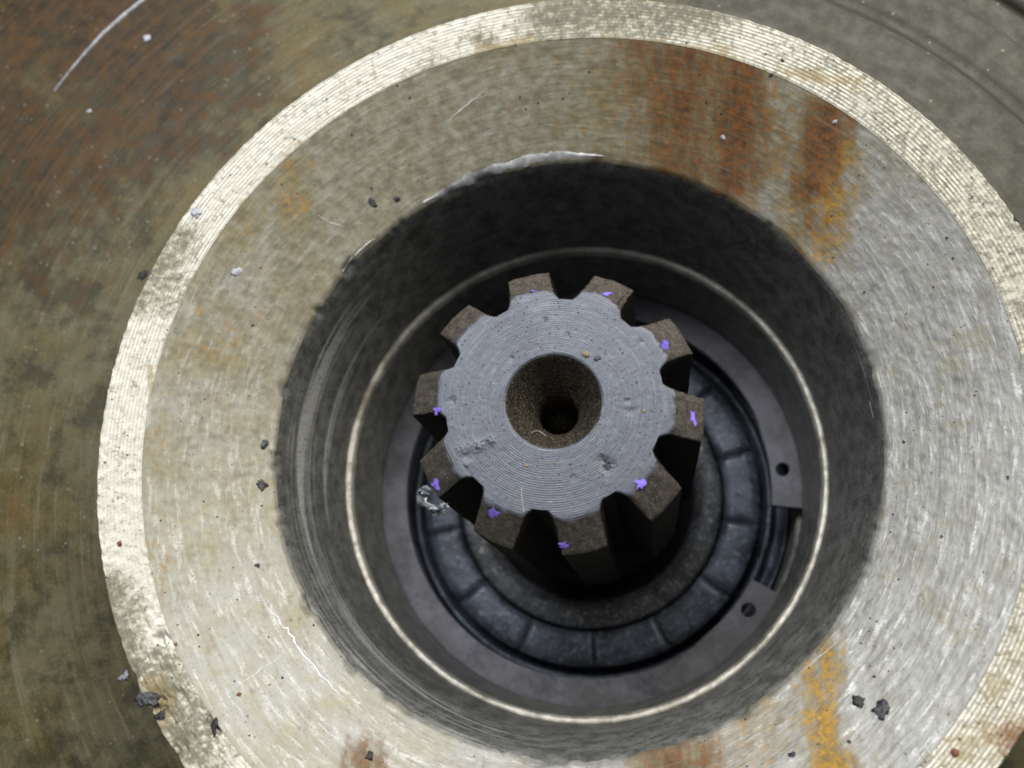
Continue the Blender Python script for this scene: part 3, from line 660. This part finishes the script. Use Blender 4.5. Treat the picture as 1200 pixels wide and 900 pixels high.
crumb('white_speck', 105, 130, 0.55, MAT['pale'], 'small white speck on the rusty flange below the curved sliver', 'speck', 23, 0.10, 1.3)
crumb('white_speck', 847, 161, 0.6, MAT['pale'], 'white speck on the broad rust streak above the bore', 'speck', 24, 0.4)
crumb('white_speck', 978, 143, 0.5, MAT['pale'], 'white speck at the top of the narrow rust streak', 'speck', 25, 0.4)
crumb('black_crumb', 917, 71, 0.4, MAT['black'], 'upper of two tiny black crumbs on the rim above the rust', 'crumb', 26)
crumb('black_crumb', 903, 88, 0.4, MAT['black'], 'lower of two tiny black crumbs on the rim above the rust', 'crumb', 27)
crumb('black_crumb', 1190, 257, 0.5, MAT['black'], 'black crumb on the turned rim at the right edge', 'crumb', 28, 0.5, 1.4)
crumb('black_crumb', 433, 886, 0.8, MAT['black'], 'black crumb in a small rust spot at the bottom edge', 'crumb', 29, 0.6)
crumb('tan_grain', 686, 415, 0.55, MAT['tan'], 'tan grain on the shaft end at the rim of its centre hole', 'grain', 30, 0.8, 1.2)
crumb('tan_grain', 617, 546, 0.35, MAT['tan'], 'left of two tan grains below the centre hole on the shaft end', 'grain', 31, 0.7)
crumb('tan_grain', 650, 543, 0.28, MAT['tan'], 'right of two tan grains below the centre hole on the shaft end', 'grain', 32, 0.7)
crumb('tan_grain', 754, 482, 0.32, MAT['tan'], 'tan grain on the shaft end near the right-hand teeth', 'grain', 33, 0.7)
crumb('grey_crumb', 699, 420, 0.5, MAT['greycrumb'], 'grey crumb right of the tan grain on the shaft end', 'crumb', 34, 0.4, 1.3)
crumb('black_crumb', 712, 547, 0.5, MAT['black'], 'black crumb in a nick at the lower right of the shaft end', 'crumb', 35, 0.5, 1.5)

# long pale sliver on the flange
o = ribbon('curved_sliver', [(64, 107), (80, 86), (100, 62), (122, 38), (146, 17), (172, -4), (190, -18)], 0.42, MAT['pale'], None, None, 40, 0.25, 'start', 0.02)
tag(o, 'thin pale curved sliver lying on the rusty upper left flange', 'sliver')

# fibres: thin tubes between surface points
def fibre(name, pts, rad, mat, label, free=()):
    """pts: (px, py, lift mm)"""
    P = [];
    for (x, y, l) in pts:
        p, nr = hit(x, y); P.append(p + nr * l)
    for (u_, v_, w_) in free: P.append(P[-1] + RGT * u_ + UPV * v_ - D * w_)
    Q = []
    for i in range(len(P) - 1):
        a, b = P[max(0, i - 1)], P[min(len(P) - 1, i + 2)]
        for j in range(6):
            t = j / 6; m0 = (P[i + 1] - a) * 0.5; m1 = (b - P[i]) * 0.5
            Q.append(P[i] * (2*t**3 - 3*t*t + 1) + m0 * (t**3 - 2*t*t + t) + P[i + 1] * (-2*t**3 + 3*t*t) + m1 * (t**3 - t*t))
    Q.append(P[-1]); bm = bmesh.new(); rows = []
    for i, q in enumerate(Q):
        tg = (Q[min(i + 1, len(Q) - 1)] - Q[max(0, i - 1)]).normalized(); B = tg.to_track_quat('Z', 'Y').to_matrix()
        rows.append([bm.verts.new((q + B @ Vector((math.cos(k * math.pi / 3) * rad, math.sin(k * math.pi / 3) * rad, 0))) * MM) for k in range(6)])
    for i in range(len(rows) - 1):
        for k in range(6): bm.faces.new((rows[i][k], rows[i][(k + 1) % 6], rows[i + 1][(k + 1) % 6], rows[i + 1][k]))
    me = bpy.data.meshes.new(name); bm.to_mesh(me); bm.free(); smooth(me)
    return tag(link(name, me, None, [mat]), label, 'fibre')
fibre('dark_fibre', [(724, 355, 0.1), (733, 345, 0.6), (738, 338, 0.6)], 0.08, MAT['hair'], 'fine dark hair on the tooth at the upper right of the shaft', [(0.9, 1.0, 0.2), (0.7, 1.3, 0.2)])
fibre('pale_fibre', [(611, 572, 0.06), (612, 585, 0.15), (614, 600, 0.1)], 0.05, MAT['lint'], 'short pale fibre on the lower edge of the shaft end')
fibre('pale_fibre', [(606, 522, 0.05), (626, 506, 0.15), (640, 512, 0.1)], 0.04, MAT['lint'], 'pale fibre in the lower side of the centre hole')

# crumpled shaving caught on the lower left tooth
p, nr = hit(516, 588)
bm = bmesh.new(); rng = random.Random(77); NU, NV = 26, 7; rows = []
base, _ = hit(518, 578)
for i in range(NU + 1):
    t = i / NU; ang = t * 9.0; rr = 1.35 * (0.55 + 0.45 * math.sin(t * 7))
    cx = RGT * (rr * math.cos(ang) - 1.3 + 3.4 * (t - 0.4)) + UPV * (rr * 0.8 * math.sin(ang) - 3.0 * t) - D * (0.8 * math.sin(ang * 1.7) + 0.4)
    row = []
    for j in range(NV + 1):
        s_ = j / NV - 0.5; wv = 2.6 * (0.35 + 0.65 * math.sin(math.pi * t))
        q = base + cx + (UPV * 0.5 + RGT * 0.6 * math.cos(ang) - D * 0.5) * s_ * wv
        q += Vector((noise.noise(q * 2.2), noise.noise(q * 2.2 + Vector((9, 0, 0))), noise.noise(q * 2.2 + Vector((0, 9, 0))))) * 1.1
        row.append(bm.verts.new(q * MM))
    rows.append(row)
for i in range(NU):
    for j in range(NV):
        bm.faces.new((rows[i][j], rows[i][j + 1], rows[i + 1][j + 1], rows[i + 1][j]))
me = bpy.data.meshes.new('crumpled_shaving'); bm.to_mesh(me); bm.free()
o = link('crumpled_shaving', me, None, [MAT['shaving']]); so = o.modifiers.new('solidify', 'SOLIDIFY'); so.thickness = 0.00006
tag(o, 'crumpled silvery shaving caught on the lower left tooth of the shaft', 'shaving')

# fine grit, too small to count
bm = bmesh.new(); rng = random.Random(5)
def speck(p, nr, size):
    B = basis(nr, rng.uniform(0, 6.28)); vs_ = []
    for q in ((-1, -.8, -.2), (1.1, -.6, -.2), (.2, 1, -.2), (rng.uniform(-.4, .4), rng.uniform(-.3, .3), .8)):
        vs_.append(bm.verts.new((p + (B @ Vector(q)) * size * rng.uniform(.7, 1.2)) * MM))
    for f in ((0, 1, 3), (1, 2, 3), (2, 0, 3), (0, 2, 1)): bm.faces.new([vs_[k] for k in f])
for i in range(760):
    a = rng.uniform(0, 2 * math.pi); r = rng.uniform(45.8, 66.8) if i < 640 else rng.uniform(6.8, 15)
    if i >= 640: z = ZS + 0.02; nr = Vector((0, 0, 1))
    elif r < R_IN: z = (r - R_RIM) * Z_IN / (R_IN - R_RIM); nr = Vector((-math.cos(a) * 0.5, -math.sin(a) * 0.5, 0.85)).normalized()
    else: z = Z_IN + (r - R_IN) * (Z_OUT - Z_IN) / (R_OUT - R_IN); nr = Vector((0, 0, 1))
    speck(Vector((r * math.cos(a), r * math.sin(a), z)), nr, min(0.30 if i < 640 else 0.13, 0.075 * rng.paretovariate(2.2)))
me = bpy.data.meshes.new('grit'); bm.to_mesh(me); bm.free()
tag(link('grit', me, None, [MAT['black']]), 'fine dark grit scattered over the rim and shaft end', 'grit', None, 'stuff')
